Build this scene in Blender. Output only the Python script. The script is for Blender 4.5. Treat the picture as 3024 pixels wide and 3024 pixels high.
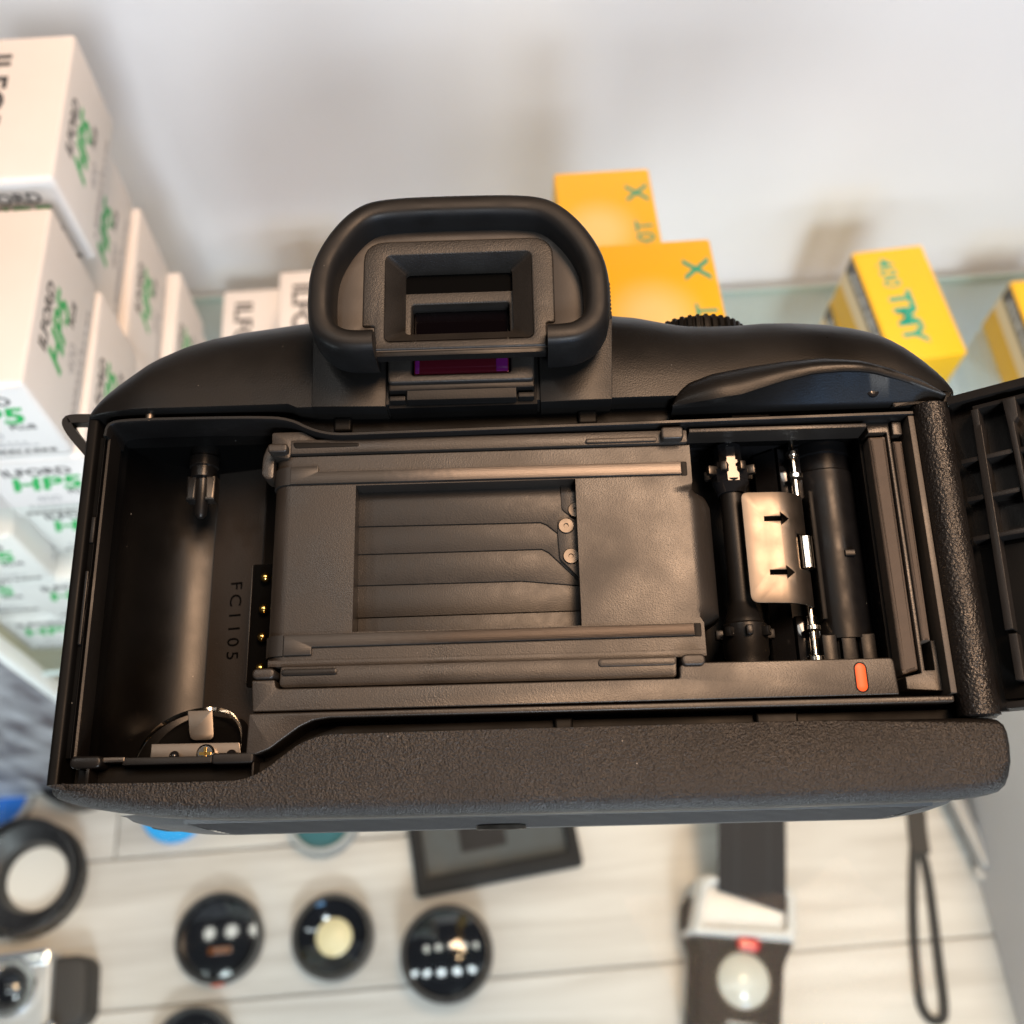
import bpy, bmesh, math, random
from mathutils import Matrix, Vector
random.seed(7)
for o in list(bpy.data.objects): bpy.data.objects.remove(o)
S = bpy.context.scene
COL = S.collection
R = math.radians
MM = 0.001

# ------------------------------------------------------------------ camera
PITCH, YAW, EYE = R(63), R(4.5), Vector((0, 0, .70))
cam = bpy.data.cameras.new('camera'); co = bpy.data.objects.new('camera', cam); COL.objects.link(co)
co.location = EYE; co.rotation_euler = (R(90) - PITCH, 0, -YAW)
cam.sensor_width = 36; cam.lens = 36.05; cam.clip_start = .005; cam.clip_end = 50
cam.dof.use_dof = True; cam.dof.focus_distance = .1645; cam.dof.aperture_fstop = 19
S.camera = co
# ------------------------------------------------------------------ world, lamps, exposure
W = bpy.data.worlds.new('World'); S.world = W; W.use_nodes = True
bg = W.node_tree.nodes['Background']; bg.inputs[0].default_value = (.80, .78, .80, 1); bg.inputs[1].default_value = .06
def area(name, loc, target, size, power, col, size_y=None, spread=180):
    l = bpy.data.lights.new(name, 'AREA'); l.energy = power; l.color = col; l.size = size; l.spread = R(spread)
    if size_y: l.shape = 'RECTANGLE'; l.size_y = size_y
    o = bpy.data.objects.new(name, l); COL.objects.link(o); o.location = loc
    o.rotation_euler = (Vector(target) - Vector(loc)).to_track_quat('-Z', 'Y').to_euler()
    return o
area('ceiling_panel', (.34, .24, 1.95), (.02, .1, .5), .62, 26, (1, .62, .37), .34)
area('window_light', (.22, -1.25, 1.42), (.0, .2, .4), .34, 18, (.88, .94, 1), .34)
area('doorway_light', (.35, -1.6, .72), (.0, .1, .45), .5, 4.2, (.28, .56, 1), .35)
for i in range(7):      # unseen LED row added under the counter front to light goods and wall
    d = area('added_fill_led', (-.40 + .145 * i, -.09, .474), (-.40 + .145 * i, .33, .18), .075, .26, (.88, .94, 1)); d.data.shape = 'DISK'
for i in range(5):      # a row of ceiling downlights, mirrored in the upright lens
    d = area('ceiling_downlight', (-.90 + .49 * i, .36, 1.95), (-.90 + .49 * i, .36, 0), .25, 1.5, (1, .95, .88)); d.data.shape = 'DISK'
S.view_settings.view_transform = 'Standard'; S.view_settings.look = 'None'
S.view_settings.exposure = 0; S.view_settings.gamma = 1

# ------------------------------------------------------------------ materials
MATS = {}
def mat(name, col, rough=.5, metal=0, bump=0, bscale=2500, spec=.5, var=0, vscale=60, coat=0, stretch=None, tint=None, emis=0, dust=0, bd=.35):
    if name in MATS: return MATS[name]
    m = bpy.data.materials.new(name); m.use_nodes = True; MATS[name] = m
    nt = m.node_tree; b = nt.nodes['Principled BSDF']
    b.inputs['Base Color'].default_value = (*col, 1); b.inputs['Roughness'].default_value = rough
    b.inputs['Metallic'].default_value = metal; b.inputs['Specular IOR Level'].default_value = spec
    b.inputs['Coat Weight'].default_value = coat; b.inputs['Coat Roughness'].default_value = .05
    if tint: b.inputs['Specular Tint'].default_value = (*tint, 1)
    if emis: b.inputs['Emission Color'].default_value = (*col, 1); b.inputs['Emission Strength'].default_value = emis
    tc = nt.nodes.new('ShaderNodeTexCoord'); src = tc.outputs['Object']
    if stretch:
        mp = nt.nodes.new('ShaderNodeMapping'); mp.inputs['Scale'].default_value = stretch
        nt.links.new(src, mp.inputs[0]); src = mp.outputs[0]
    if bump:
        n = nt.nodes.new('ShaderNodeTexNoise'); n.inputs['Scale'].default_value = bscale; n.inputs['Detail'].default_value = 2
        nt.links.new(src, n.inputs['Vector'])
        bp = nt.nodes.new('ShaderNodeBump'); bp.inputs['Strength'].default_value = bump; bp.inputs['Distance'].default_value = bd / bscale
        nt.links.new(n.outputs[0], bp.inputs['Height']); nt.links.new(bp.outputs[0], b.inputs['Normal'])
    if var:
        n = nt.nodes.new('ShaderNodeTexNoise'); n.inputs['Scale'].default_value = vscale; n.inputs['Detail'].default_value = 4
        nt.links.new(src, n.inputs['Vector'])
        mr = nt.nodes.new('ShaderNodeMapRange'); mr.inputs[1].default_value = .3; mr.inputs[2].default_value = .7
        mr.inputs[3].default_value = max(0, rough - var); mr.inputs[4].default_value = min(1, rough + var)
        nt.links.new(n.outputs[0], mr.inputs[0]); nt.links.new(mr.outputs[0], b.inputs['Roughness'])
        hs = nt.nodes.new('ShaderNodeMapRange'); hs.inputs[1].default_value = .3; hs.inputs[2].default_value = .7
        hs.inputs[3].default_value = 1 - var; hs.inputs[4].default_value = 1 + var * .6
        mx = nt.nodes.new('ShaderNodeMixRGB'); mx.blend_type = 'MULTIPLY'; mx.inputs[0].default_value = 1
        mx.inputs[1].default_value = (*col, 1); nt.links.new(n.outputs[0], hs.inputs[0]); nt.links.new(hs.outputs[0], mx.inputs[2])
        out = mx.outputs[0]
        if dust:   # sparse pale specks of lint and dust lying on the plastic
            v = nt.nodes.new('ShaderNodeTexVoronoi'); v.inputs['Scale'].default_value = 520
            nt.links.new(tc.outputs['Object'], v.inputs['Vector'])
            r2 = nt.nodes.new('ShaderNodeMapRange'); r2.inputs[1].default_value = .065; r2.inputs[2].default_value = .03
            nt.links.new(v.outputs['Distance'], r2.inputs[0])
            sp = nt.nodes.new('ShaderNodeSeparateColor'); nt.links.new(v.outputs['Color'], sp.inputs[0])
            gt = nt.nodes.new('ShaderNodeMath'); gt.operation = 'GREATER_THAN'; gt.inputs[1].default_value = 1 - dust
            nt.links.new(sp.outputs[0], gt.inputs[0])
            ml = nt.nodes.new('ShaderNodeMath'); ml.operation = 'MULTIPLY'
            nt.links.new(r2.outputs[0], ml.inputs[0]); nt.links.new(gt.outputs[0], ml.inputs[1])
            m2 = nt.nodes.new('ShaderNodeMixRGB'); m2.inputs[2].default_value = (.35, .32, .28, 1)
            nt.links.new(ml.outputs[0], m2.inputs[0]); nt.links.new(out, m2.inputs[1]); out = m2.outputs[0]
        nt.links.new(out, b.inputs['Base Color'])
    return m
mat('plastic', (.024, .020, .0165), .40, bump=.4, bscale=4400, var=.12, vscale=70, dust=.06)
mat('plastic_light', (.075, .062, .050), .5, bump=.3, bscale=3000, var=.1, vscale=90, dust=.05)
mat('plastic_smooth', (.007, .0064, .006), .40, spec=.32, bump=.15, bscale=3600, var=.1, vscale=80, dust=.05)
mat('plastic_cover', (.008, .0075, .007), .40, spec=.28, bump=.25, bscale=3800, var=.14, vscale=45, dust=.05)
mat('plastic_dark', (.004, .0038, .0036), .5, spec=.15, bump=.06, var=.15, vscale=80, dust=.05)  # near black for channels and gaps, their deep shade put into the colour
mat('chamber_black', (.003, .0027, .0025), .36, spec=.32, bump=.10, bscale=3500, var=.06, vscale=120, dust=.06)
mat('chamber_facet', (.020, .0165, .0138), .45, spec=.3, bump=.3, bscale=3500, var=.1, vscale=100, dust=.05)
mat('grain', (.010, .0085, .0075), .42, spec=.45, bump=1.0, bd=.8, bscale=3300, var=.08, vscale=90, dust=.05)
mat('grain_hinge', (.010, .0085, .0075), .34, spec=.5, bump=1.0, bd=.55, bscale=2200, var=.1, vscale=200)
mat('eyepiece_grain', (.020, .018, .016), .46, bump=.8, bd=.4, bscale=4600, var=.08, vscale=200)
mat('rubber', (.010, .0097, .0095), .50, spec=.3, bump=.08, bscale=3000, var=.12, vscale=150, dust=.10)
mat('rubber_web', (.030, .025, .021), .5, bump=.05, var=.12, vscale=100, dust=.04)
mat('foam', (.095, .075, .060), .9, bump=.5, bscale=3000, var=.1, vscale=600, spec=.3)
mat('shutter', (.018, .0158, .0138), .44, spec=.5, bump=.35, bscale=4200, var=.04, vscale=500)
mat('steel', (.19, .165, .14), .42, metal=1, var=.05, vscale=300)
mat('steel_bright', (.75, .70, .62), .16, metal=1, var=.05, vscale=300)
mat('steel_dull', (.13, .115, .10), .42, metal=1, var=.1, vscale=300)
mat('gold', (.95, .62, .18), .2, metal=1)
mat('red', (.90, .095, .006), .45)
mat('gloss_black', (.010, .010, .011), .12, var=.08, vscale=200, dust=.05)
mat('spool', (.005, .005, .0055), .38, spec=.22, bump=.05, var=.1, vscale=250, dust=.08)
mat('finder_glass', (.002, .001, .0015), .05, spec=.3)
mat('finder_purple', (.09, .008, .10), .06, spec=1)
mat('finder_reflection', (.050, .005, .010), .05, spec=1, tint=(1, .4, .7))
mat('door_plastic', (.014, .0125, .0115), .42, spec=.4, bump=.25, bscale=4200, var=.12, vscale=80, dust=.05)
mat('void_black', (.0015, .0015, .0015), .8, spec=.04)  # blacker than the plastic: shade of enclosed recesses put into the colour
mat('base_rubber', (.035, .034, .034), .55, bump=.3, bscale=2500)
mat('engrave', (.006, .006, .006), .6)

def rail_mat(nm='rail', bright=(.13, .117, .108)):   # dark inlet end, bright run: film wear plus sheen put into the colour
    m = bpy.data.materials.new(nm); m.use_nodes = True; MATS[nm] = m
    nt = m.node_tree; b = nt.nodes['Principled BSDF']; N = nt.nodes.new; L = nt.links.new
    tc = N('ShaderNodeTexCoord'); sx = N('ShaderNodeSeparateXYZ'); L(tc.outputs['Object'], sx.inputs[0])
    mp = N('ShaderNodeMapping'); mp.inputs['Scale'].default_value = (1, 26, 1); L(tc.outputs['Object'], mp.inputs[0])
    n = N('ShaderNodeTexNoise'); n.inputs['Scale'].default_value = 260; n.inputs['Detail'].default_value = 5; L(mp.outputs[0], n.inputs[0])
    n2 = N('ShaderNodeTexNoise'); n2.inputs['Scale'].default_value = 900; L(tc.outputs['Object'], n2.inputs[0])
    ad = N('ShaderNodeMath'); ad.operation = 'MULTIPLY_ADD'; ad.inputs[1].default_value = .010; L(n2.outputs[0], ad.inputs[0]); L(sx.outputs[0], ad.inputs[2])
    mr = N('ShaderNodeMapRange'); mr.inputs[1].default_value = -.009; mr.inputs[2].default_value = .004; L(ad.outputs[0], mr.inputs[0])
    dk = N('ShaderNodeMixRGB'); dk.inputs[1].default_value = (.022, .020, .018, 1); dk.inputs[2].default_value = (*bright, 1); L(mr.outputs[0], dk.inputs[0])
    st = N('ShaderNodeMixRGB'); st.blend_type = 'MULTIPLY'; st.inputs[0].default_value = .12; L(dk.outputs[0], st.inputs[1]); L(n.outputs[0], st.inputs[2])
    L(st.outputs[0], b.inputs['Base Color']); L(mr.outputs[0], b.inputs['Metallic'])
    b.inputs['Roughness'].default_value = .42
    bp = N('ShaderNodeBump'); bp.inputs['Strength'].default_value = .2; bp.inputs['Distance'].default_value = .0001; L(n.outputs[0], bp.inputs['Height']); L(bp.outputs[0], b.inputs['Normal'])
rail_mat(); rail_mat('rail_dim', (.045, .040, .037))  # lower rail: darker copy, its weaker sheen put into the colour

def glass_mat(name, tint=(.97, 1, .985), k=.25):   # clear sheet: straight through plus a weak mirror
    m = bpy.data.materials.new(name); m.use_nodes = True; MATS[name] = m; nt = m.node_tree; nt.nodes.clear(); N = nt.nodes.new; L = nt.links.new
    o = N('ShaderNodeOutputMaterial'); mx = N('ShaderNodeMixShader'); t = N('ShaderNodeBsdfTransparent'); t.inputs[0].default_value = (*tint, 1)
    g = N('ShaderNodeBsdfGlossy'); g.inputs['Roughness'].default_value = .02
    f = N('ShaderNodeFresnel'); f.inputs[0].default_value = 1.5
    mu = N('ShaderNodeMath'); mu.operation = 'MULTIPLY'; mu.inputs[1].default_value = k
    L(f.outputs[0], mu.inputs[0]); L(mu.outputs[0], mx.inputs[0]); L(t.outputs[0], mx.inputs[1]); L(g.outputs[0], mx.inputs[2]); L(mx.outputs[0], o.inputs[0])
glass_mat('clear_glass', k=.02); glass_mat('shelf_glass', (.93, .99, .97), .5); glass_mat('filter_glass', (.55, .5, .5), .9)
mat('glass_edge', (.62, .74, .74), .2, spec=.6)

# ------------------------------------------------------------------ mesh helpers (millimetres in, metres out)
def link(name, bm, material, parent=None, smooth=True, angle=35, recalc=True):
    if recalc: bmesh.ops.recalc_face_normals(bm, faces=bm.faces)
    me = bpy.data.meshes.new(name)
    bmesh.ops.scale(bm, vec=(MM, MM, MM), verts=bm.verts)
    bm.to_mesh(me); bm.free()
    me.materials.append(MATS[material] if isinstance(material, str) else material)
    if smooth:
        me.polygons.foreach_set('use_smooth', [True] * len(me.polygons))
        me.set_sharp_from_angle(angle=R(angle))
    o = bpy.data.objects.new(name, me); COL.objects.link(o)
    if parent: o.parent = parent
    return o
def thing(name, label, cat, loc=(0, 0, 0), rotz=0, group=None):
    o = bpy.data.objects.new(name, None); COL.objects.link(o); o.empty_display_size = .02
    o.location = Vector(loc) * MM; o.rotation_euler = (0, 0, rotz); tag(o, label, cat, group); return o
def tag(o, label, cat, group=None):
    o['label'] = label; o['category'] = cat
    if group: o['group'] = group
    return o
def area2(p): return sum(p[i][0] * p[(i + 1) % len(p)][1] - p[(i + 1) % len(p)][0] * p[i][1] for i in range(len(p)))
def inset(p, d):
    n = len(p); out = []
    for i in range(n):
        a, b, c = Vector(p[i - 1]), Vector(p[i]), Vector(p[(i + 1) % n])
        e1 = (b - a).normalized(); e2 = (c - b).normalized()
        n1 = Vector((-e1.y, e1.x)); n2 = Vector((-e2.y, e2.x)); m = n1 + n2
        if m.length < 1e-6: m = n1
        m.normalize(); k = max(.35, m.dot(n1)); out.append(tuple(b + m * (d / k)))
    return out
def rr(x0, x1, y0, y1, r=.5, n=4):
    pts = []
    for cx, cy, a0 in ((x1 - r, y1 - r, 0), (x0 + r, y1 - r, 90), (x0 + r, y0 + r, 180), (x1 - r, y0 + r, 270)):
        for i in range(n + 1):
            a = R(a0 + 90 * i / n); pts.append((cx + r * math.cos(a), cy + r * math.sin(a)))
    return pts
def rect(x0, x1, y0, y1): return [(x1, y1), (x0, y1), (x0, y0), (x1, y0)]
def fil(pts, r, n=4):
    out = []; N = len(pts)
    for i in range(N):
        p = pts[i]; rad = p[2] if len(p) > 2 else r
        a, b, c = Vector(pts[i - 1][:2]), Vector(p[:2]), Vector(pts[(i + 1) % N][:2])
        d1 = (a - b); d2 = (c - b); t = min(rad, d1.length * .48, d2.length * .48)
        if t < .02: out.append(tuple(b)); continue
        p0 = b + d1.normalized() * t; p2 = b + d2.normalized() * t
        for k in range(n + 1):
            s = k / n; out.append(tuple(p0 * (1 - s) ** 2 + b * 2 * s * (1 - s) + p2 * s * s))
    return out
def circ(cx, cy, r, n=24): return [(cx + r * math.cos(2 * math.pi * i / n), cy + r * math.sin(2 * math.pi * i / n)) for i in range(n)]
def shape(loops, z0, z1, bev=.15, steps=2, M=None, bm=None, both=False):
    """loops[0] outline, rest holes; extruded z0..z1 with a rounded front edge"""
    bm = bm or bmesh.new(); rows = []
    L = []
    for i, l in enumerate(loops):
        l = [tuple(q[:2]) for q in l]
        if (area2(l) > 0) != (i == 0): l = l[::-1]
        L.append(l)
    prof = [(0, z0), (0, z1 - bev)] + [(bev * (1 - math.cos(R(90 * k / steps))), z1 - bev + bev * math.sin(R(90 * k / steps))) for k in range(1, steps + 1)] if bev > 0 else [(0, z0), (0, z1)]
    if both and bev > 0: prof = [(bev, z0), (bev * .3, z0 + bev * .3), (0, z0 + bev)] + prof[1:]
    new = []; capb = []; capt = []
    for l in L:
        prev = None
        for d, z in prof:
            pts = inset(l, d) if d else l
            vs = [bm.verts.new((x, y, z)) for x, y in pts]; new += vs
            if prev:
                for i in range(len(vs)):
                    j = (i + 1) % len(vs); bm.faces.new((prev[i], prev[j], vs[j], vs[i]))
            else: capb.append(vs)
            prev = vs
        capt.append(prev)
    for cap in (capb, capt):
        if len(cap) == 1 and len(cap[0]) <= 4: bm.faces.new(cap[0]); continue
        es = []
        for vs in cap:
            for i in range(len(vs)): es.append(bm.edges.get((vs[i], vs[(i + 1) % len(vs)])))
        bmesh.ops.triangle_fill(bm, use_beauty=True, edges=es, use_dissolve=False)
    if M is not None: bmesh.ops.transform(bm, matrix=M, verts=new)
    return bm
# plane maps: shape coordinates (a, b, depth) -> camera-body x, y, z
MXZ = Matrix(((1, 0, 0, 0), (0, 0, 1, 0), (0, 1, 0, 0), (0, 0, 0, 1)))      # a->x, b->z, depth->y
MYZ = Matrix(((0, 0, 1, 0), (1, 0, 0, 0), (0, 1, 0, 0), (0, 0, 0, 1)))      # a->y, b->z, depth->x
def P(name, loops, z0, z1, m, parent, bev=.15, M=None, steps=2, **k):
    if loops and not isinstance(loops[0][0], (tuple, list)): loops = [loops]
    return link(name, shape(loops, z0, z1, bev, steps, M, **k), m, parent)
def lathe(prof, org, axis='y', n=24, bm=None, cap=True):
    bm = bm or bmesh.new(); prev = None; rings = []
    for t, r in prof:
        vs = []
        for i in range(n):
            a = 2 * math.pi * i / n; c, s = r * math.cos(a), r * math.sin(a)
            v = {'y': (c, t, s), 'x': (t, c, s), 'z': (c, s, t)}[axis]
            vs.append(bm.verts.new((org[0] + v[0], org[1] + v[1], org[2] + v[2])))
        if prev:
            for i in range(n): bm.faces.new((prev[i], prev[(i + 1) % n], vs[(i + 1) % n], vs[i]))
        rings.append(vs); prev = vs
    if cap: bm.faces.new(rings[0]); bm.faces.new(rings[-1])
    return bm
def LT(name, prof, org, m, parent, axis='y', n=24): return link(name, lathe(prof, org, axis, n), m, parent)
def ball(org, r, bm=None, n=12): return lathe([(r * math.sin(R(a)), max(.001, r * math.cos(R(a)))) for a in range(-90, 91, 18)], org, 'y', n, bm)
def sweep(path, prof, closed=False, bm=None, zs=None, tap=None):
    """path: 2D points in xy; prof: (side, z) closed section"""
    bm = bm or bmesh.new(); rows = []; n = len(path)
    for i, p in enumerate(path):
        a = Vector(path[i - 1][:2]) if (i or closed) else Vector(p[:2]); c = Vector(path[(i + 1) % n][:2]) if (i < n - 1 or closed) else Vector(p[:2])
        d = (c - a).normalized(); nn = Vector((-d.y, d.x)); k = tap[i] if tap else 1
        z = zs[i] if zs else 0
        rows.append([bm.verts.new((p[0] + nn.x * s * k, p[1] + nn.y * s * k, b * 1 + z)) for s, b in prof])
    m = len(prof)
    for i in range(n if closed else n - 1):
        A, B = rows[i], rows[(i + 1) % n]
        for j in range(m): bm.faces.new((A[j], A[(j + 1) % m], B[(j + 1) % m], B[j]))
    if not closed: bm.faces.new(rows[0]); bm.faces.new(rows[-1])
    return bm
def grid(rows, bm=None, close=False):
    bm = bm or bmesh.new(); V = [[bm.verts.new(p) for p in r] for r in rows]
    for i in range(len(V) - 1):
        for j in range(len(V[0]) - (0 if close else 1)):
            k = (j + 1) % len(V[0]); bm.faces.new((V[i][j], V[i][k], V[i + 1][k], V[i + 1][j]))
    return bm
def interp(x, T):
    if x <= T[0][0]: return T[0][1]
    for (a, p), (b, q) in zip(T, T[1:]):
        if x <= b: t = (x - a) / (b - a); return p + (q - p) * t
    return T[-1][1]
def smoothpath(pts, it=2, closed=False):
    for _ in range(it):
        out = [] if closed else [pts[0]]
        N = len(pts)
        for i in range(N if closed else N - 1):
            a, b = pts[i], pts[(i + 1) % N]
            out += [tuple(a[k] * .75 + b[k] * .25 for k in range(len(a))), tuple(a[k] * .25 + b[k] * .75 for k in range(len(a)))]
        if not closed: out.append(pts[-1])
        pts = out
    return pts
def text_bm(body, size, depth=.08, shear=0, bold=0, width=1, space=1):
    cu = bpy.data.curves.new('t', 'FONT'); cu.body = body; cu.size = size; cu.shear = shear; cu.offset = bold; cu.extrude = depth / 2
    cu.resolution_u = 3; cu.space_character = space; cu.align_x = 'CENTER'; cu.align_y = 'CENTER'
    o = bpy.data.objects.new('t', cu); COL.objects.link(o)
    bpy.context.view_layer.update()
    me = bpy.data.meshes.new_from_object(o.evaluated_get(bpy.context.evaluated_depsgraph_get()))
    bm = bmesh.new(); bm.from_mesh(me); bpy.data.objects.remove(o); bpy.data.meshes.remove(me); bpy.data.curves.remove(cu)
    if width != 1: bmesh.ops.scale(bm, vec=(width, 1, 1), verts=bm.verts)
    return bm
def place_text(bm, o, right, up):
    r, u = Vector(right), Vector(up); n = r.cross(u)
    bmesh.ops.transform(bm, matrix=Matrix(((r.x, u.x, n.x, o[0]), (r.y, u.y, n.y, o[1]), (r.z, u.z, n.z, o[2]), (0, 0, 0, 1))), verts=bm.verts); return bm
def boxbm(x0, x1, y0, y1, z0, z1, bev=.6, seg=2, bm=None):
    t = bmesh.new(); bmesh.ops.create_cube(t, size=1)
    for v in t.verts: v.co = Vector((x0 + (v.co.x + .5) * (x1 - x0), y0 + (v.co.y + .5) * (y1 - y0), z0 + (v.co.z + .5) * (z1 - z0)))
    if bev: bmesh.ops.bevel(t, geom=t.edges[:], offset=bev, segments=seg, profile=.5, affect='EDGES')
    return t
def BX(name, dims, m, parent, bev=.2, seg=2): return link(name, boxbm(*dims, bev, seg), m, parent)
# ================================================================== the showcase
mat('wall_paint', (.85, .84, .84), .55, bump=.1, bscale=300, var=.02, vscale=8)
mat('side_panel', (.66, .65, .68), .5, var=.03, vscale=10)
def plank_mat(name, c1, c2, off):
    m = bpy.data.materials.new(name); m.use_nodes = True; MATS[name] = m; nt = m.node_tree; b = nt.nodes['Principled BSDF']; N = nt.nodes.new; L = nt.links.new
    tc = N('ShaderNodeTexCoord'); mp = N('ShaderNodeMapping'); mp.inputs['Scale'].default_value = (3, 42, 3); mp.inputs['Location'].default_value = (off, off * 3, 0); L(tc.outputs['Object'], mp.inputs[0])
    n = N('ShaderNodeTexNoise'); n.inputs['Scale'].default_value = 1.6; n.inputs['Detail'].default_value = 7; n.inputs['Roughness'].default_value = .62; n.inputs['Distortion'].default_value = .6; L(mp.outputs[0], n.inputs[0])
    r = N('ShaderNodeValToRGB'); r.color_ramp.elements[0].position = .32; r.color_ramp.elements[0].color = (*c2, 1); r.color_ramp.elements[1].position = .62; r.color_ramp.elements[1].color = (*c1, 1)
    L(n.outputs[0], r.inputs[0]); L(r.outputs[0], b.inputs['Base Color']); b.inputs['Roughness'].default_value = .5
    bp = N('ShaderNodeBump'); bp.inputs['Strength'].default_value = .15; bp.inputs['Distance'].default_value = .0006; L(n.outputs[0], bp.inputs['Height']); L(bp.outputs[0], b.inputs['Normal'])
plank_mat('plank_a', (.60, .575, .54), (.45, .42, .385), 0); plank_mat('plank_b', (.64, .615, .585), (.49, .46, .425), 5); plank_mat('plank_c', (.56, .54, .51), (.40, .375, .35), 11)
floor = link('floor', boxbm(-520, 520, -330, 430, -20, -4, 0), 'plank_c', None); floor['kind'] = 'structure'
y = -322; k = 0
while y < 400:
    w = 84 + (k * 37 % 3) * 6; x0 = -516 + (k * 173 % 300)
    for xa, xb in ((-516, x0), (x0, 516)):
        if xb - xa > 30: link('plank', boxbm(xa + .5, xb - .5, y + .6, y + w - .6, -6, 0 + (k % 3) * .12, .8, 1), ('plank_a', 'plank_b', 'plank_c')[(k * 2 + (xa > -500)) % 3], floor)
    y += w; k += 1
wall = link('back_wall', boxbm(-520, 520, 405, 420, -4, 560, 0), 'wall_paint', None); wall['kind'] = 'structure'
side = link('side_panel', boxbm(308, 322, -330, 168, .5, 150, 1.2), 'side_panel', None); side['kind'] = 'structure'
# counter glass the camera lies on
cg = tag(thing('glass_counter', 'clear glass counter sheet under the film camera', 'glass', (0, -100, 489.2)), 'clear glass counter sheet under the film camera', 'glass')
link('glass_sheet', boxbm(-460, 460, -220, 214, 0, 6, 0), 'clear_glass', cg)
def glass_shelf(label, x0, x1, y0, y1, z):
    t = thing('glass_shelf', label, 'shelf', ((x0 + x1) / 2, (y0 + y1) / 2, z - 5)); hx, hy = (x1 - x0) / 2, (y1 - y0) / 2
    link('glass_sheet', boxbm(-hx, hx, -hy, hy, 0, 5, 0), 'shelf_glass', t)
    link('polished_edge', boxbm(-hx, hx, -hy - .6, -hy, .3, 4.7, 0), 'glass_edge', t); link('polished_edge', boxbm(-hx, hx, hy, hy + .6, .3, 4.7, 0), 'glass_edge', t)
glass_shelf('glass shelf carrying the yellow film boxes against the back wall', -112, 500, 216, 392, 204)
glass_shelf('glass shelf under the tall stack of white and green film boxes', -500, -116, 172, 392, 228)
# ================================================================== the film camera, lying on its front with the back open
B = thing('film_camera', 'black film camera lying face down with its back open, showing shutter and film chambers', 'camera')
B.matrix_world = Matrix(((.99777, .05488, -.03791, -.00196), (-.05998, .98687, -.14997, .06891), (.02919, .15191, .98796, .55093), (0, 0, 0, 1)))

# ---- chassis behind everything, with openings for gate and both film chambers
P('chassis', [rect(-61.5, 74, -34.2, 25), rect(-60, -31.8, -30.8, 23.6), rect(37.2, 66.4, -18.8, 20.4), rect(-18, 18, -12, 12)], -9, -5, 'plastic_dark', B, 0)
# outer shell: base, ends and front, hollow inside
P('front_shell', rr(-64, 79, -40.5, 30, 6), -42, -37, 'plastic_cover', B, .5)
sh = bmesh.new()
shape([fil([(-64.5, -3), (-63.6, 0), (-61.8, 0), (-61.8, -37), (-64.5, -37)], .6)], -34.4, 26, .1, 2, MXZ, sh)
link('side_wall', sh, 'plastic_dark', B)
P('side_wall', rect(75, 79.5, -37, 0), -28, 22.5, 'plastic_smooth', B, .2, MXZ)
# lens mount underneath (rests on the counter)
LT('lens_mount', [(-50.4, 33), (-49, 34), (-44, 34), (-41.8, 36)], (4, -3, 0), 'steel_dull', B, 'z', 48)
LT('body_cap', [(-51.2, 27), (-50.9, 29.5), (-48, 30)], (4, -3, 0), 'plastic_dark', B, 'z', 40)
gr = fil([(48, -38, 3), (79, -38, 8), (79, 24, 8), (52, 24, 6)], 4)
P('hand_grip', gr, -52, -40, 'grain', B, 3, None, 4)

# ---- film gate surround
prof = [(-31.9, -12), (-31.9, -5)]
for k in range(9):
    a = R(180 - 90 * k / 8); prof.append((-28.6 + 3.2 * math.cos(a), -3.5 + 3.2 * math.sin(a)))
prof += [(-18, -.3), (-18, -5), (-28, -12)]
P('film_guide', prof, -12.2, 12.2, 'plastic', B, 0, MXZ)
prof2 = [(p[0], p[1]) for p in prof]; 
P('guide_roller_edge', prof2[:11] + [(-24, -.3), (-24, -5)], 12.2, 17.5, 'plastic', B, 0, MXZ)
P('guide_roller_edge', prof2[:11] + [(-24, -.3), (-24, -5)], -17.4, -12.2, 'plastic', B, 0, MXZ)
P('film_guide_rail_bed', rect(-24, 37.0, 12.2, 17.5), -5, -.3, 'plastic', B, 0)
P('film_guide_rail_bed', rect(-24, 37.0, -17.4, -12.2), -5, -.3, 'plastic', B, 0)
# right hand guide: flat, then falling away towards the sprocket
rows = []
for i in range(25):
    y = -12.2 + 24.4 * i / 24
    k = max(0, min(1, (10.9 - y) / 2.2)) * max(0, min(1, (y + 12.1) / 1.6)); k = k * k * (3 - 2 * k)
    row = [(18, y, -5), (18, y, -.3), (26, y, -.3), (33, y, -.3)]
    for j in range(14):
        s = j / 13
        xa, za = 37.0 + .02 * s, -.3 - 9 * s
        xb = 36.0 + 4.8 * math.sin(s * 1.57); zb = -.3 - 9 * (1 - math.cos(s * 1.57))
        row.append((xa + (xb - xa) * k, y, za + (zb - za) * k))
    rows.append(row + [(row[-1][0], y, -12)])
link('film_guide_sprocket_side', grid(rows), 'plastic', B, angle=50)
# inner edge walls of the gate
P('gate_frame', [rect(-19.5, 19.5, -13.5, 13.5), rect(-18, 18, -12, 12)], -8, -5.2, 'plastic_dark', B, 0)

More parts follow.
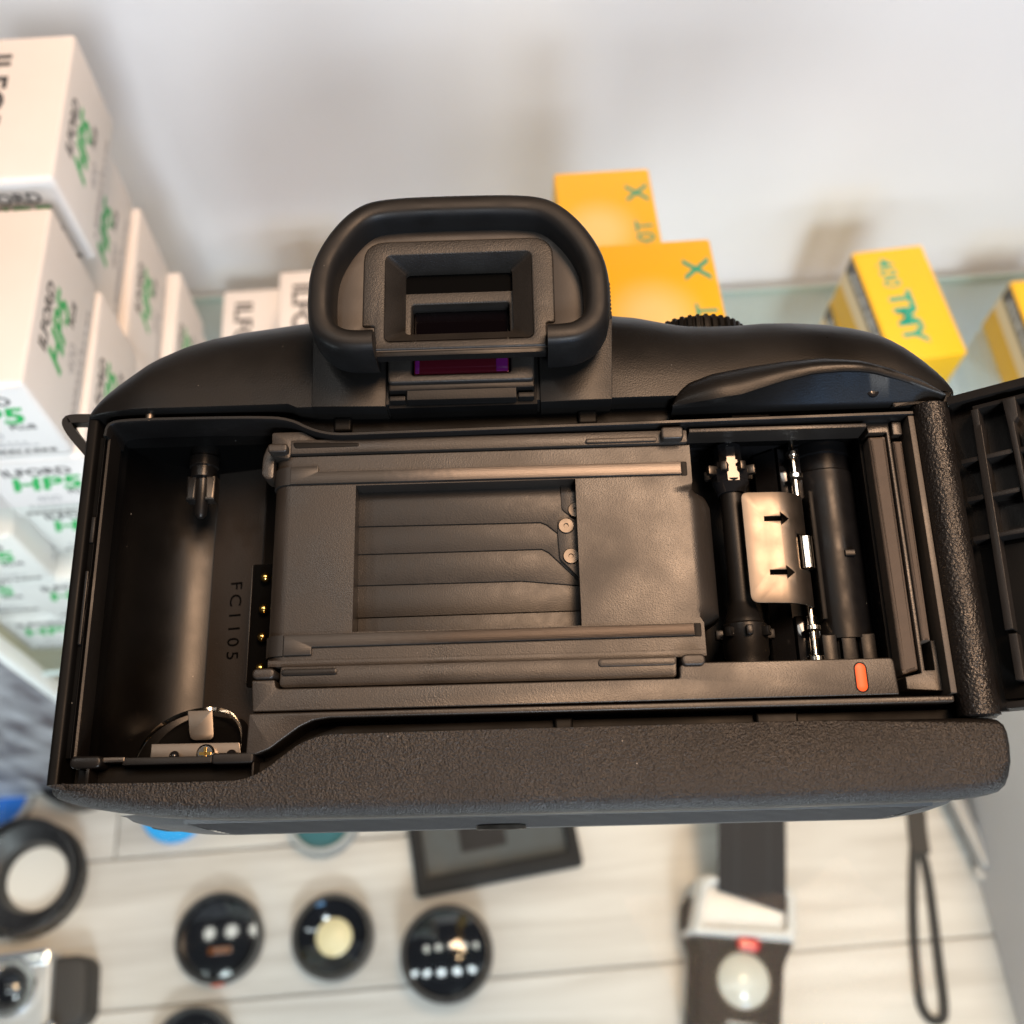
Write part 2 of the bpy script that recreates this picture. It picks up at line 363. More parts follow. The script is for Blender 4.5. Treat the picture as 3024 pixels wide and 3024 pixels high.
# ---- shutter blades and linkage
def blade(pts, z, name='shutter_blade'): return P(name, pts, z - .2, z, 'shutter', B, .06)
blade([(-18.8, 13), (-18.8, 6.3), (12.2, 6.1), (13.2, 5.6), (14.9, 4.1), (19, 4), (19, 13)], -3.95)
blade([(-18.8, 7), (-18.8, 1.6), (12.2, 1.6), (13.3, 1.0), (18.3, -4.2), (19, -4), (19, 7)], -4.3)
blade([(-18.8, 2.4), (-18.8, -3.6), (8.8, -3.6), (18.8, -4.7), (19, 2.4)], -4.65)
blade([(-18.8, -3), (-18.8, -8.9), (19, -8.7), (19, -3)], -5.0)
blade([(-18.8, -8.2), (-18.8, -13), (19, -13), (19, -8.2)], -5.35)
P('blade_arm', fil([(15.6, 13), (15.7, 8.1), (17.2, 6.9), (19, 6.3), (19, 13)], .6), -3.95, -3.6, 'plastic', B, .08)
P('blade_arm', fil([(14.9, 6.2), (14.9, 3.6), (15.1, -.4), (18.6, -4.2), (19, 5.6), (16.8, 6.8)], .5), -3.95, -3.6, 'plastic', B, .08)
for x, y in ((18.0, 7.9), (16.3, 5.2), (16.9, 0.0)):
    rv = LT('rivet', [(-3.9, 1.32), (-3.42, 1.32), (-3.28, 1.2), (-3.28, .42), (-3.55, .34)], (x, y, 0), 'steel_dull', B, 'z', 28)

# ---- the four film rails: two polished inner ones, pads and nubs on the outer ledges
def rail(pts, m='rail'): return P('film_rail', fil(pts, .12, 2), -.4, .28, m, B, .1)
rail([(35.3, 14.5), (-24.2, 14.6), (-24.2, 15.7), (-28.8, 15.6), (-28.8, 12.55), (35.3, 12.35)])
rail([(35.4, -12.4), (-28.6, -12.5), (-28.6, -15.75), (-24.2, -15.7), (-24.2, -14.5), (35.4, -14.3)], 'rail_dim')
for y0, y1 in ((12.55, 15.6), (-15.75, -12.5)):          # rails bend down over the rounded inlet edge
    pr = []
    for k in range(9):
        a = R(180 - 90 * k / 8); pr.append((-28.7 + 3.42 * math.cos(a), -3.5 + 3.62 * math.sin(a)))
    P('rail_inlet_bend', [(-31.95, -10)] + pr + [(-28.7, -4), (-31.0, -10)], y0, y1, 'rail', B, 0, MXZ)
P('rail_end_slot', rr(35.25, 36.3, 12.2, 14.6, .2), -.4, -.16, 'plastic_dark', B, .03)
P('rail_end_slot', rr(35.35, 36.5, -14.4, -12.3, .2), -.4, -.16, 'plastic_dark', B, .03)
# upper ledge
P('upper_ledge', fil([(-28.9, 17.75), (33.5, 17.65), (36.6, 17.7), (36.6, 19.9), (-28.9, 20.2)], .3), -2, .55, 'plastic', B, .12)
P('guide_pad', rr(19.9, 31.6, 17.95, 18.75, .38), .4, .95, 'plastic', B, .12)
P('guide_slot', fil([(-28.2, 18.7, .5), (-17.5, 18.75), (-17.5, 19.4), (-28.6, 19.8, .6)], .3), .4, .62, 'plastic_dark', B, .03)
for x0, x1, y0, y1, z1 in ((-32.4, -29.1, 17.7, 19.2, 1.9), (32.2, 35.8, 17.8, 19.9, 2.2)):
    P('guide_nub', rr(x0, x1, y0, y1, .55), -2.5, z1, 'plastic', B, .3, None, 3)
for x0, x1, y0, y1 in ((-32.8, -29.35, -19.5, -17.9), (32.8, 36.4, -19.2, -17.5)):
    P('guide_nub', rr(x0, x1, y0, y1, .72), -2.5, 1.9, 'plastic', B, .3, None, 3)
# hook lever left of the inlet
P('inlet_bracket', fil([(-32.2, 21.8), (-27.0, 21.8), (-24, 19.9), (-28.4, 19.9), (-29.1, 17.0), (-32.0, 17.6)], .5), -6, .3, 'plastic', B, .15)
P('inlet_hook', fil([(-33.2, 20.2), (-31.9, 19.4), (-32.0, 14.2), (-33.0, 14.0), (-34.0, 14.9), (-33.9, 18)], .6), -5, -1.2, 'plastic', B, .2)
# lower ledge: stepped strips divided by grooves
P('lower_ledge', fil([(-31, -17.4), (-31, -16.4), (36.9, -16.4), (36.9, -17.5), (32.4, -17.55)], .05), -4, -.22, 'plastic', B, .02)
P('lower_ledge', fil([(-28.8, -17.52, .3), (32.25, -17.58, .3), (32.05, -20.75, .6), (-28.9, -20.75, .9)], .3), -4, .42, 'plastic', B, .13)
P('lower_ledge', fil([(-33.0, -19.6, .3), (-29.45, -19.6, .2), (-29.25, -20.7, .5), (-28.7, -21.0, .3), (32.4, -21.0, .3), (32.5, -19.2, .3), (33.2, -18.68, .3), (64.9, -18.75, .7), (65.1, -24.35, .2), (-32.6, -24.45, .2)], .2, 3), -4, 1.25, 'plastic', B, .22, None, 3)
P('guide_pad', rr(20.2, 32.1, -18.85, -17.7, .55), .3, .72, 'plastic', B, .12)
P('guide_pad', rr(-28.6, -20.0, -18.95, -17.95, .4), .3, .75, 'plastic_smooth', B, .14)
P('film_leader_recess', rr(58.7, 60.7, -23.95, -19.3, .98, 6), 1.0, 1.262, 'plastic_dark', B, .01)
P('film_leader_mark', rr(58.9, 60.5, -23.75, -19.5, .79, 6), 1.1, 1.30, 'red', B, .06)
# lower light-trap rib with the S-curve towards the film chamber
low = [(73.0, -24.75), (-33.0, -24.7), (-33.1, -30.7), (-31.6, -30.75), (-29.6, -30.0), (-27.4, -28.4), (-25.3, -26.9), (-23.2, -25.95), (-20.8, -25.6), (72.9, -25.75)]
P('light_trap_rib', fil(low, .25, 2), -5, 1.75, 'plastic', B, .22, None, 3)
P('rib_end_plate', rr(70.6, 72.7, -25.55, -24.95, .2), 1.6, 1.86, 'plastic', B, .08)
# upper light-trap rib
up = smoothpath([(-59.6, 21.5), (-59.4, 23.6), (-57.2, 24.2), (-50, 24.25), (-34, 24.0), (-29, 23.5), (-25.2, 21.4), (-21.5, 20.45), (-17, 20.5), (73.4, 21.15)], 2)
link('light_trap_rib', sweep(up, [(-.45, -5), (.42, -5), (.42, 1.6), (.2, 1.95), (-.2, 1.95), (-.45, 1.6)]), 'plastic_smooth', B, angle=50)
P('upper_ledge_lip', rect(37, 66, 19.3, 20.0), -4, .8, 'plastic', B, .15)
# floor of the door channel, with light-seal studs
P('door_channel', fil([(-61, 25.6), (-61, 24.7), (-33, 24.7), (-28, 24), (-22, 21.3), (74, 21.8), (74, 24.6), (-24, 24.8), (-28, 25.6)], .3), -5, -1.2, 'plastic_dark', B, .1)
P('door_channel', fil([(-60, -31.6), (-31, -31.6), (-26, -28.6), (-20, -26.4), (74, -26.3), (74, -28.4), (-18, -28.4), (-25, -31), (-33, -34.8), (-60, -34.8)], .4), -6, -2.4, 'plastic_dark', B, .1)
for x, w in ((47.5, 3.4), (20.5, 1.6), (-20.5, 1.5)):
    P('channel_stud', rr(x - w, x + w, 21.9, 24.4, .4), -2, -.1, 'plastic_dark', B, .4, None, 3)
for x, w in ((47, 3.2), (14.6, 1.4)):
    P('channel_stud', rr(x - w, x + w, -28.3, -26.2, .3), -3, -1.0, 'plastic_dark', B, .4, None, 3)
LT('channel_pin', [(24.0, .75), (26.0, .75)], (-52.6, 0, 1.2), 'steel', B, 'y', 14)

# ---- cassette chamber
cr = [( -60.2, .2), (-60.2, -9)]
for k in range(25):
    a = R(180 + 81 * k / 24); cr.append((-46.0 + 14.1 * math.cos(a), -9 + 14.1 * math.sin(a)))
cr += [(-48.0, -22.95), (-38.2, -20.6)]
for k in range(9):
    a = R(304 + 56 * k / 8); cr.append((-46.0 + 14.1 * math.cos(a), -9 + 14.1 * math.sin(a)))
cr += [(-31.9, -4)]
bm = grid([[(x, y, z) for x, z in cr] for y in (-31, -22, -10, 2, 14, 24.2)])
link('cassette_chamber', bm, 'chamber_black', B, angle=60)
for y in (24.2, -31.2):
    P('chamber_end', cr, y, y + .4, 'void_black', B, 0, MXZ)
link('chamber_flat', grid([[(-47.9, y, -22.88), (-38.4, y, -20.60)] for y in (-30.5, 23.5)]), 'chamber_facet', B)
tx = place_text(text_bm('FC1105', 3.3, .12, space=1.4, width=1.05), (-43.2, -5.0, -21.70), (0, -1, 0), (.972, 0, .234))
link('moulded_lettering', tx, 'void_black', B, smooth=False, recalc=False)
# rewind fork
LT('rewind_fork', [(24.3, 2.3), (22.6, 2.3), (22.4, 2.55), (20.6, 2.55), (20.4, 2.25), (18.6, 2.2), (18.4, 1.2), (11.9, 1.0), (11.3, .55)], (-47.3, 0, -12), 'plastic_smooth', B)
for s in (-1, 1):
    P('fork_prong', fil([(-47.3 + s * .75, 18.8), (-47.3 + s * 2.6, 18.8), (-47.3 + s * 2.6, 14.2), (-47.3 + s * .75, 14.2)], .25), -13.2, -10.7, 'steel_dull' if s > 0 else 'plastic_smooth', B, .5, None, 3)
# DX contacts
P('contact_panel', rr(-37.6, -33, -18.5, 2.6, .3), -13, -12.2, 'void_black', B, .1)
P('contact_panel_edge', rect(-37.55, -37.3, -18, 2.2), -12.5, -11.2, 'plastic_smooth', B, .05)
for y in (-.1, -5.6, -10.4, -15.6):
    link('dx_contact', ball((-35.0, y, -11), .85), 'gold', B)
# chamber foot: spring plate, tab, screw
arc = [(-52.2, -31, -4), (-51.7, -27, -6.5), (-50.6, -24, -10.5), (-48.6, -21.6, -15.5), (-45.6, -20.5, -19.5), (-42.4, -21.2, -18), (-39.2, -23, -14), (-37, -25.8, -10), (-36.2, -28.6, -6.5), (-36.0, -31, -4)]
ap = smoothpath(arc, 2)
link('chamber_foot_rim', grid([[(x, y - .0, z), (x * .985 - .65, y - .55, z), (x * .985 - .65, y - .9, z + .3)] for x, y, z in ap]), 'steel_bright', B)
bm = bmesh.new(); vs = [bm.verts.new((x, y - .3 , z - 5.5)) for x, y, z in ap]; bm.faces.new(vs); bmesh.ops.triangulate(bm, faces=bm.faces)
link('chamber_foot', bm, 'plastic_dark', B)
P('spring_tab', fil([(-47.0, -22.2), (-42.9, -22.2), (-42.3, -27.0, 1), (-46.2, -27.0, 1)], .2), -12.2, -11.9, 'steel', B, .06)
P('spring_plate', fil([(-51.2, -27.8), (-37.0, -27.9), (-36.4, -31), (-51.2, -31)], .15), -9.0, -8.2, 'steel', B, .1)
sc = LT('screw', [(-8.3, 1.5), (-7.5, 1.5), (-7.2, 1.2)], (-42.1, -29.6, 0), 'steel_bright', B, 'z', 20)
for d in ((.95, .22), (.22, .95)):
    P('cross_slot', rect(-42.1 - d[0], -42.1 + d[0], -29.6 - d[1], -29.6 + d[1]), -7.25, -7.14, 'gold', sc, 0)
for x in (-47, -37.9): link('locating_pin', ball((x, -29.9, -7.4), .85), 'gloss_black', B)
P('foot_bar', fil([(-51.6, -30.7), (-38.4, -30.75), (-38.4, -31.8), (-52.0, -31.8)], .15), -6, 1.0, 'plastic_smooth', B, .15)
P('foot_bar', rr(-38.3, -31.9, -32.0, -30.4, .5), -6, 1.7, 'plastic_smooth', B, .3, None, 3)
P('foot_bar', rr(-59.8, -55.0, -32.2, -30.3, .8), -6, 1.4, 'plastic_smooth', B, .4, None, 3)
P('foot_hinge_pin', rr(-55.2, -51.8, -31.3, -30.5, .2), -4, .5, 'steel_dull', B, .2)
P('channel_divider', rect(-32.3, -32.0, -34.6, -31.8), -3, 1, 'plastic_smooth', B, .05)
P('channel_divider', rect(-57.3, -56.8, -34.6, -31.8), -3, 1, 'plastic_smooth', B, .05)
# left edge ribs beside the chamber
P('edge_rib', [(-59.75, .3), (-59.5, .7), (-59.15, .6), (-59.0, -.2), (-59.2, -4), (-59.75, -4)], -30.4, 22.4, 'plastic_smooth', B, .05, MXZ)
P('edge_bed', [(-60.8, -.9), (-59.7, -.9), (-59.7, -6), (-60.8, -6)], -30.4, 22.4, 'plastic_dark', B, 0, MXZ)
P('edge_rib', [(-61.6, -1.2), (-60.9, -.9), (-60.8, -6), (-61.6, -6)], -30.4, 22.4, 'plastic_dark', B, .05, MXZ)
for y in (6, -4, -9.5): P('latch_slot', rect(-61.4, -60.7, y - 2.2, y + 2.2), -3, -.5, 'plastic_smooth', B, .2)
P('latch_lever', rr(-61.3, -60.8, -13, -1, .15), -2, -.2, 'plastic_smooth', B, .1)
# strap lug
link('strap_lug', sweep(smoothpath([(-64, 28.6), (-70.4, 28.9), (-70.9, 28.2), (-69.6, 26.0), (-66.0, 22.0)], 2), [(-.8, -9.2), (.8, -9.2), (.8, -6.9), (-.8, -6.9)]), 'plastic_smooth', B, angle=50)

# ---- take-up side
P('take_up_chamber', rect(37.2, 66.4, -18.8, 20.4), -17, -16, 'plastic_dark', B, 0)
P('take_up_wall', [rect(36.4, 67.2, -19.6, 21.2), rect(37.2, 66.4, -18.8, 20.4)], -16, -5.2, 'gloss_black', B, 0)
# sprocket shaft with toothed collars
ax, az = 44.6, -7.2
LT('sprocket_shaft', [(-19, 3.2), (-11.0, 3.2), (-10.4, 2.9), (-8.2, 2.2), (-7.6, 1.95), (11.2, 1.95), (11.6, 2.3), (13.0, 2.35)], (ax, 0, az), 'plastic_smooth', B, n=32)
LT('sprocket_collar', [(12.6, 3.1), (15.0, 3.25), (15.1, 2.9), (16.3, 2.9), (16.5, 2.3), (19.6, 2.3), (20.0, 1.6), (20.9, 1.5)], (ax, 0, az), 'gloss_black', B, n=10)
LT('sprocket_band', [(10.9, 2.35), (12.7, 3.0), (13.0, 3.1)], (ax, 0, az), 'gloss_black', B, n=32)
LT('sprocket_collar', [(-18.6, 3.3), (-16.8, 3.35), (-16.4, 3.6), (-11.6, 3.65), (-11.3, 3.3)], (ax, 0, az), 'plastic_smooth', B, n=32)
for y, r0 in ((14.9, 3.0), (-13.0, 3.4)):
    for k in range(8):
        a = R(45 * k + 22 + (22 if y < 0 else 0)); c, s = math.cos(a), math.sin(a)
        bm = boxbm(-.55, .55, -.8, .8, r0 - .4, r0 + 1.35, .22, 2)
        bmesh.ops.transform(bm, matrix=Matrix(((c, 0, s, ax), (0, 1, 0, y), (-s, 0, c, az), (0, 0, 0, 1))), verts=bm.verts)
        link('sprocket_tooth', bm, 'steel_dull' if y > 0 else 'plastic_smooth', B)
# curved steel film guide with two arrow cut-outs
def arrow(cx, cy): return [(cx - 2.0, cy - .42), (cx - 2.0, cy + .42), (cx + .7, cy + .42), (cx + .7, cy + 1.1), (cx + 2.15, cy), (cx + .7, cy - 1.1), (cx + .7, cy - .42)]
slot = rect(54.0, 57.4, -2.9, 2.9)
gp = fil([(45.3, 10.0, 1.1), (57.0, 9.9, .1), (57.0, 3.0, .05), (54.1, 3.0, .2), (54.1, -3.0, .2), (57.0, -3.0, .05), (57.0, -9.0, .1), (45.3, -8.6, 1.3)], .2, 5)
bm = shape([gp, arrow(50.7, 5.35), arrow(50.75, -3.7)], -.14, .14, .05)
geo = bm.edges[:] + bm.faces[:] + bm.verts[:]
for xc in (50.2, 51.2, 51.8, 52.4, 53.0, 53.6, 54.2, 54.8, 55.4, 56.0, 56.5):
    bmesh.ops.bisect_plane(bm, geom=bm.edges[:] + bm.faces[:] + bm.verts[:], plane_co=(xc, 0, 0), plane_no=(1, 0, 0))
rad = 6.2
for v in bm.verts:
    x = v.co.x
    if x > 50.6:
        t = (x - 50.6) / rad; v.co.x = 50.6 + (rad + v.co.z) * math.sin(t); v.co.z = -rad + (rad + v.co.z) * math.cos(t)
    v.co.z -= 3.4
link('film_guide_plate', bm, 'steel', B, angle=40)
LT('guide_roller', [(-2.85, .5), (-2.7, 1.15), (2.6, 1.15), (2.75, .5)], (55.4, -.1, -5.2), 'steel_bright', B)
LT('guide_rod', [(22.5, .55), (-18.5, .55)], (55.6, 0, -7.4), 'steel_bright', B)
for y, r in ((18.0, 1.15), (17.6, .95), (13.9, 1.35), (-12.2, 1.35), (-17.2, 1.4), (-18.0, 1.1)):
    LT('rod_collar', [(y - .42, r * .92), (y - .3, r), (y + .3, r), (y + .42, r * .92)], (55.6, 0, -7.4), 'steel_bright', B)
P('rod_bracket', rect(53.6, 57.4, 10.4, 20), -14, -9.5, 'gloss_black', B, .2)
P('rod_bracket', rect(53.6, 57.4, -18.6, -9.6), -14, -9.5, 'gloss_black', B, .2)
P('rod_bracket', rr(57.2, 58.0, -11, 11, .2), -12, -6.2, 'plastic_dark', B, .15)
# take-up spool
LT('take_up_spool', [(-18.5, 3.6), (-14, 3.6), (-13.8, 5.0), (15.2, 5.0), (15.5, 4.7), (18.2, 4.7), (18.4, 5.1), (20.3, 5.1)], (61.6, 0, -12.2), 'spool', B, n=36)
for x in (58.2, 61.3, 64.4): P('spool_foot', rr(x - 1.2, x + 1.2, -17.6, -13.2, .2), -10, -7.6, 'spool', B, .2)
P('spool_tape_tooth', rr(62.3, 64.0, -.3, .8, .1), -7.6, -6.9, 'spool', B, .1)
P('take_up_housing', [(50.2, -16), (50.2, -13), (53.2, -9.8), (53.4, -16)], -18.5, 20, 'gloss_black', B, .1, MXZ)

# ---- right-hand light seals, ribs
P('foam_seal', fil([(66.95, 18.5), (69.75, 18.6), (69.6, -20.3), (66.95, -21.0)], .15), -5, -1.6, 'foam', B, .6, None, 4)
P('seal_cap', fil([(66.6, 20.7), (70.2, 20.6), (70.2, -20.5), (71.7, -20.5), (71.7, -15.9), (72.5, -15.9), (72.5, -23.7), (67.1, -23.3), (67.1, -21.4), (69.6, -20.9), (69.7, 18.9), (66.7, 18.9)], .1), -5, -.9, 'plastic', B, .12)
P('seal_cap', rr(70.5, 72.0, 18.2, 20.5, .2), -3, -.2, 'plastic', B, .1)
P('foam_seal', fil([(70.4, 17.2), (71.9, 17.2), (71.6, -16), (70.3, -16)], .1), -4, -.5, 'foam', B, .4, None, 3)
P('door_rib', rect(72.5, 73.45, -24.4, 20.6), -5, 1.9, 'plastic_light', B, .15)
# ---- hinge barrel and opened back door
LT('hinge_barrel', [(-28.0, 2.6), (-27.8, 2.95), (22.1, 2.95), (22.4, 2.5)], (76.4, 0, 1.2), 'grain_hinge', B, n=40)
P('hinge_leaf', [(75.2, -6), (79.0, -6), (79.0, .4), (77.8, 1.6), (75.2, 1)], -27.9, 22.2, 'grain_hinge', B, .1, MXZ)
a = R(36); ED = Matrix(((math.cos(a), 0, -math.sin(a), 78.0), (0, 1, 0, 0), (math.sin(a), 0, math.cos(a), 3.5), (0, 0, 0, 1)))
P('hinge_flange', [(78.0, -8), (80.6, -8), (81.0, -1.6), (79.4, 1.4), (78.0, 1.0)], -27.4, 22.0, 'plastic_dark', B, .1, MXZ)
door = P('back_door', fil([(-1.2, 22.6), (138, 22.6, 5), (138, -38, 5), (20, -38, 3), (14, -30, 6), (6, -27.2, 3), (-1.2, -27.2)], .3), -4.6, -3.4, 'door_plastic', B, .1, ED)
def DP(name, pts, z0, z1, m, bev=.1): return P(name, pts, z0, z1, m, door, bev, ED)
DP('door_lip', rect(.5, 137, 21.4, 22.8), -4, .15, 'door_plastic')
DP('door_lip', rect(1.4, 9, -27.2, -26.2), -4, -.4, 'door_plastic')
DP('door_rib', rect(4.0, 137, 19.6, 20.3), -4, -.2, 'door_plastic')
for y, u0 in ((11.5, 1.0), (5.2, .9), (-1.2, .8)): DP('door_rib', rect(u0, 8.6, y - .38, y + .38), -4, -.15, 'door_plastic')
for y in (11.5, 5.2, -1.2): DP('door_rib', rect(9.2, 30, y - .38, y + .38), -4, -.5, 'door_plastic')
DP('door_rib', fil([(3.75, 19.6), (4.85, 19.6), (4.75, 16.8), (4.9, 16.8), (4.3, -15.8), (3.1, -15.8), (3.7, 16), (3.75, 17)], .1), -4, .1, 'door_plastic')
DP('door_rib', fil([(3.4, -16.4), (4.6, -16.4), (4.5, -23.5), (3.3, -23.2)], .1), -4, -.2, 'door_plastic')
DP('door_rib', fil([(8.5, 20), (10.4, 20), (10.3, 16.6), (9.6, 15.9), (9.6, 1), (8.9, 1), (8.7, 15)], .2), -4, .3, 'door_plastic')
DP('pressure_plate', rr(11, 70, -16, 16, 1.5), -2.6, -.4, 'plastic_smooth')
DP('door_well', rect(1, 9, -25.6, -2.4), -3.6, -2.6, 'plastic_dark', .05)

# ---- lower grip panel, base
gp = [(-61.4, -34.5), (-60, -34.35), (-34.6, -34.55), (-32.2, -34.2), (-29.6, -33.0), (-27, -31.0), (-24.6, -29.3), (-22, -28.4), (-19.4, -28.05), (76.6, -28.0), (79.2, -28.6), (79.9, -31), (79.4, -36), (78.0, -38.6), (75, -39.4), (70, -39.9), (40, -40.2), (-30, -40.2), (-44, -39.7), (-54, -38.4), (-60.4, -36.9), (-62.0, -35.6)]
bm = bmesh.new(); L = smoothpath(gp, 1, True)
if area2(L) < 0: L = L[::-1]
# front rounded by depth rows: generous radius on the lower/right edge, crisp on the top edge
rows = []
for k in range(9):
    t = R(90 * k / 8); d = 2.5 * (1 - math.cos(t)); z = 1.0 + 2.5 * math.sin(t)
    ins = inset(L, d * .999)
    row = []
    for (x, y), (xi, yi) in zip(L, ins):
        e = 1.0
        # distance above the lower outline decides how much of the radius applies
        if y > -35.2 and x < 76: e = .07
        elif y > -35.2: e = .5
        row.append((x + (xi - x) * e, y + (yi - y) * e, z if e > .06 else z))
    rows.append(row)
rows = [[(x, y, -6) for x, y in L]] + rows
rows = [[(x * .985 + .3, y + .25, -30) for x, y in L]] + rows
bm = grid(rows, None, True)
bm.verts.ensure_lookup_table(); n = len(L)
es = [bm.edges.get((bm.verts[(len(rows) - 1) * n + i], bm.verts[(len(rows) - 1) * n + (i + 1) % n])) for i in range(n)]
bmesh.ops.triangle_fill(bm, use_beauty=True, edges=es)
link('grip_panel', bm, 'grain', B, angle=48)
# base plate with fine ridges
zz = [(-38.5, -3.5)]
for k in range(11):
    z = -5.5 - 2.4 * k; y = -40.30 - .115 * k; zz += [(y, z), (y, z - 1.2), (y + .22, z - 1.25), (y + .12, z - 2.35)]
zz += [(-41.55, -33), (-41.4, -38), (-37, -38), (-37, -6)]
base = P('base_plate', zz, -44, 70, 'base_rubber', B, 0, MYZ)
for x0, x1, sx in ((-57.5, -44.02, -1), (70.02, 77.5, 1)):
    rows = []
    for i in range(9):
        t = i / 8; x = (x1 if sx < 0 else x0) + sx * (abs(x1 - x0)) * t; q = 1 - (1 - math.sqrt(max(0, 1 - t * t))) * .9
        rows.append([(x, -38.5, -6 - 8 * t), (x, -38.5 - 1.8 * q, -7 - 10 * t), (x, -38.5 - 2.7 * q, -22), (x, -38.5 - 3.0 * q, -33), (x, -38.5 - 2.8 * q, -38)])
    link('base_end', grid(rows), 'base_rubber', B, angle=60)
LT('tripod_socket', [(-41.2, 4.2), (-41.85, 4.2), (-41.85, 3.4), (-40, 3.3)], (4, 0, -24), 'steel_dull', base, 'y', 28)

# ---- top cover
TOP = [(-63.4, 26.6), (-62.9, 28.6), (-62.0, 30.6), (-60.4, 32.8), (-58, 35.2), (-53.7, 38.9), (-49, 41.5), (-44, 43.2), (-38.5, 44.3), (-33.3, 45), (-28.5, 45.7), (-20, 46.5), (20, 46.3), (26.4, 45.2), (30, 44.7), (34, 43.6), (38, 42.6), (43, 42.3), (47.5, 42.3), (51.7, 42.6), (57, 42.5), (63, 41.9), (67, 41), (70.5, 39.8), (74, 37.6), (76.7, 35), (79.2, 31.8), (80.6, 29.4), (81.4, 26.4)]
xs = [-63.4, -63.2, -62.9, -62.5, -62, -61.3, -60.4] + [-59 + i * 1.5 for i in range(93)] + [80, 80.6, 81.1, 81.4]
rows = []
for x in xs:
    yt = sum(interp(x + d, TOP) for d in (-.6, 0, .6)) / 3
    e = min(1, min(x + 63.4, 81.4 - x) / 9); zf = 3.4 * (max(0, e) ** .45) - .2
    low = 25.4 if x < -28 else 24.7
    row = [(x, low + .1, -4), (x, low, zf - .5), (x, low + .25, zf)]
    for k in range(1, 15):
        t = R(90 * k / 14); c, s = max(0, math.cos(t)), math.sin(t)
        row.append((x, low + .25 + (yt - low - .25) * s ** .78, -11 + (zf + 11) * c ** .78))
    row += [(x, yt - .6, -20), (x, yt - 3, -32), (x, yt - 6, -40), (x, min(yt - 6, 27), -42)]
    rows.append(row)
link('top_cover', grid(rows), 'plastic_cover', B, angle=50)
# thumb rest with its tucked-in underside
TT = [(34.2, 23.2), (35.4, 25.6), (37.2, 27.0), (40.8, 28.3), (47, 29.4), (53, 30.2), (59, 30.6), (65, 30), (70, 28.6), (75, 26.4), (78.5, 23.8)]
TC = [(34.2, 22.9), (40, 23.0), (45, 23.6), (47.5, 24.4), (52.5, 25.9), (57, 26.9), (62, 27.2), (67, 26.9), (72, 25.6), (78.5, 23.2)]
rows = []
for i in range(46):
    x = 34.2 + i * (78.5 - 34.2) / 45
    e = math.sin(math.pi * min(1, max(0, (x - 34.2) / 9)) / 2) * min(1, (78.6 - x) / 14)
    yt, yc = interp(x, TT), interp(x, TC); yc = min(yc, yt - .1)
    rows.append([(x, yt + 1.2, -1.0), (x, yt + .5, 1.6), (x, yt, 3.2 + .5 * e), (x, yt * .75 + yc * .25 , 3.4 + 1.7 * e), (x, yt * .45 + yc * .55, 3.6 + 2.4 * e), (x, yt * .2 + yc * .8, 3.5 + 2.6 * e), (x, yc, 3.3 + 2.5 * e), (x, yc - .12, 3.1 + 2.3 * e), (x, min(yc - .3, 22.9 + .2), 2.6), (x, 22.6, 1.4), (x, 22.6, -4)])
link('thumb_rest', grid(rows), 'plastic_cover', B, angle=38)
sc = LT('screw', [(2.9, 1.15), (3.35, 1.1), (3.5, .8)], (66.9, 24.7, 0), 'gloss_black', B, 'z', 18)
for d in ((.7, .14), (.14, .7)): P('cross_slot', rect(66.9 - d[0], 66.9 + d[0], 24.7 - d[1], 24.7 + d[1]), 3.48, 3.53, 'engrave', sc, 0)
P('grip_flap', fil([(70, 22.4), (79.2, 22.6), (80.4, 24.6), (77, 24.6)], .4), -5, 2.2, 'plastic_cover', B, .4)
# prism back plate and eyepiece mount
P('prism_plate', fil([(-24.9, 24.6, .2), (-12.7, 24.2, .1), (-12.7, 40, .3), (-25.2, 40, .3)], .2), -2, 4.0, 'plastic_cover', B, .12)
P('prism_plate', fil([(12.7, 24.2, .1), (24.4, 24.3, .2), (25.2, 40, .3), (12.7, 40, .3)], .2), -2, 4.0, 'plastic_cover', B, .12)
P('eyepiece_mount', fil([(-12.3, 24.2), (12.2, 24.2), (12.2, 44), (-12.3, 44)], .2), -2, 3.2, 'plastic_dark', B, .1)
P('eyecup_blackout', rect(-14, 14, 43.6, 50.4), 3.0, 6.3, 'void_black', B, .1)  # black sheet added to close the gap, standing in for the dark interior
P('mount_tongue', fil([(-9.1, 24.7), (8.8, 24.6), (8.8, 28.4), (-9.1, 28.4)], .2), 2, 5.2, 'plastic_cover', B, .1)
fr = fil([(-12.1, 27.4, .8), (11.8, 27.3, .8), (11.8, 44.3, .6), (-12.1, 44.3, .6)], .5)
P('eyepiece_bezel', [fr, rr(-8.25, 8.0, 28.7, 41.6, .5)], 3.4, 6.2, 'eyepiece_grain', B, .35, None, 3)
P('bezel_shelf', rr(-12.1, 11.8, 26.3, 28.2, .4), 3.0, 5.4, 'plastic_smooth', B, .3)
P('finder_window', rr(-8.2, 7.95, 29.15, 41.55, .4), 2.0, 3.6, 'finder_glass', B, .25, None, 3)
P('finder_reflection', rr(-7.9, 7.7, 29.0, 32.6, .3), 3.3, 5.5, 'finder_reflection', B, .1)  # red-magenta strip painted in for the reflection low in the finder
for x0, x1 in ((-7.7, -7.0), (5.6, 7.5)): P('reflection_fringe', rr(x0, x1, 29.2, 32.2, .2), 5.4, 5.62, 'finder_purple', B, .05)
for x in (-10.7, 10.4): P('mount_catch', rr(x - 1.3, x + 1.3, 24.9, 25.8, .2), 3, 4.6, 'plastic_cover', B, .15)
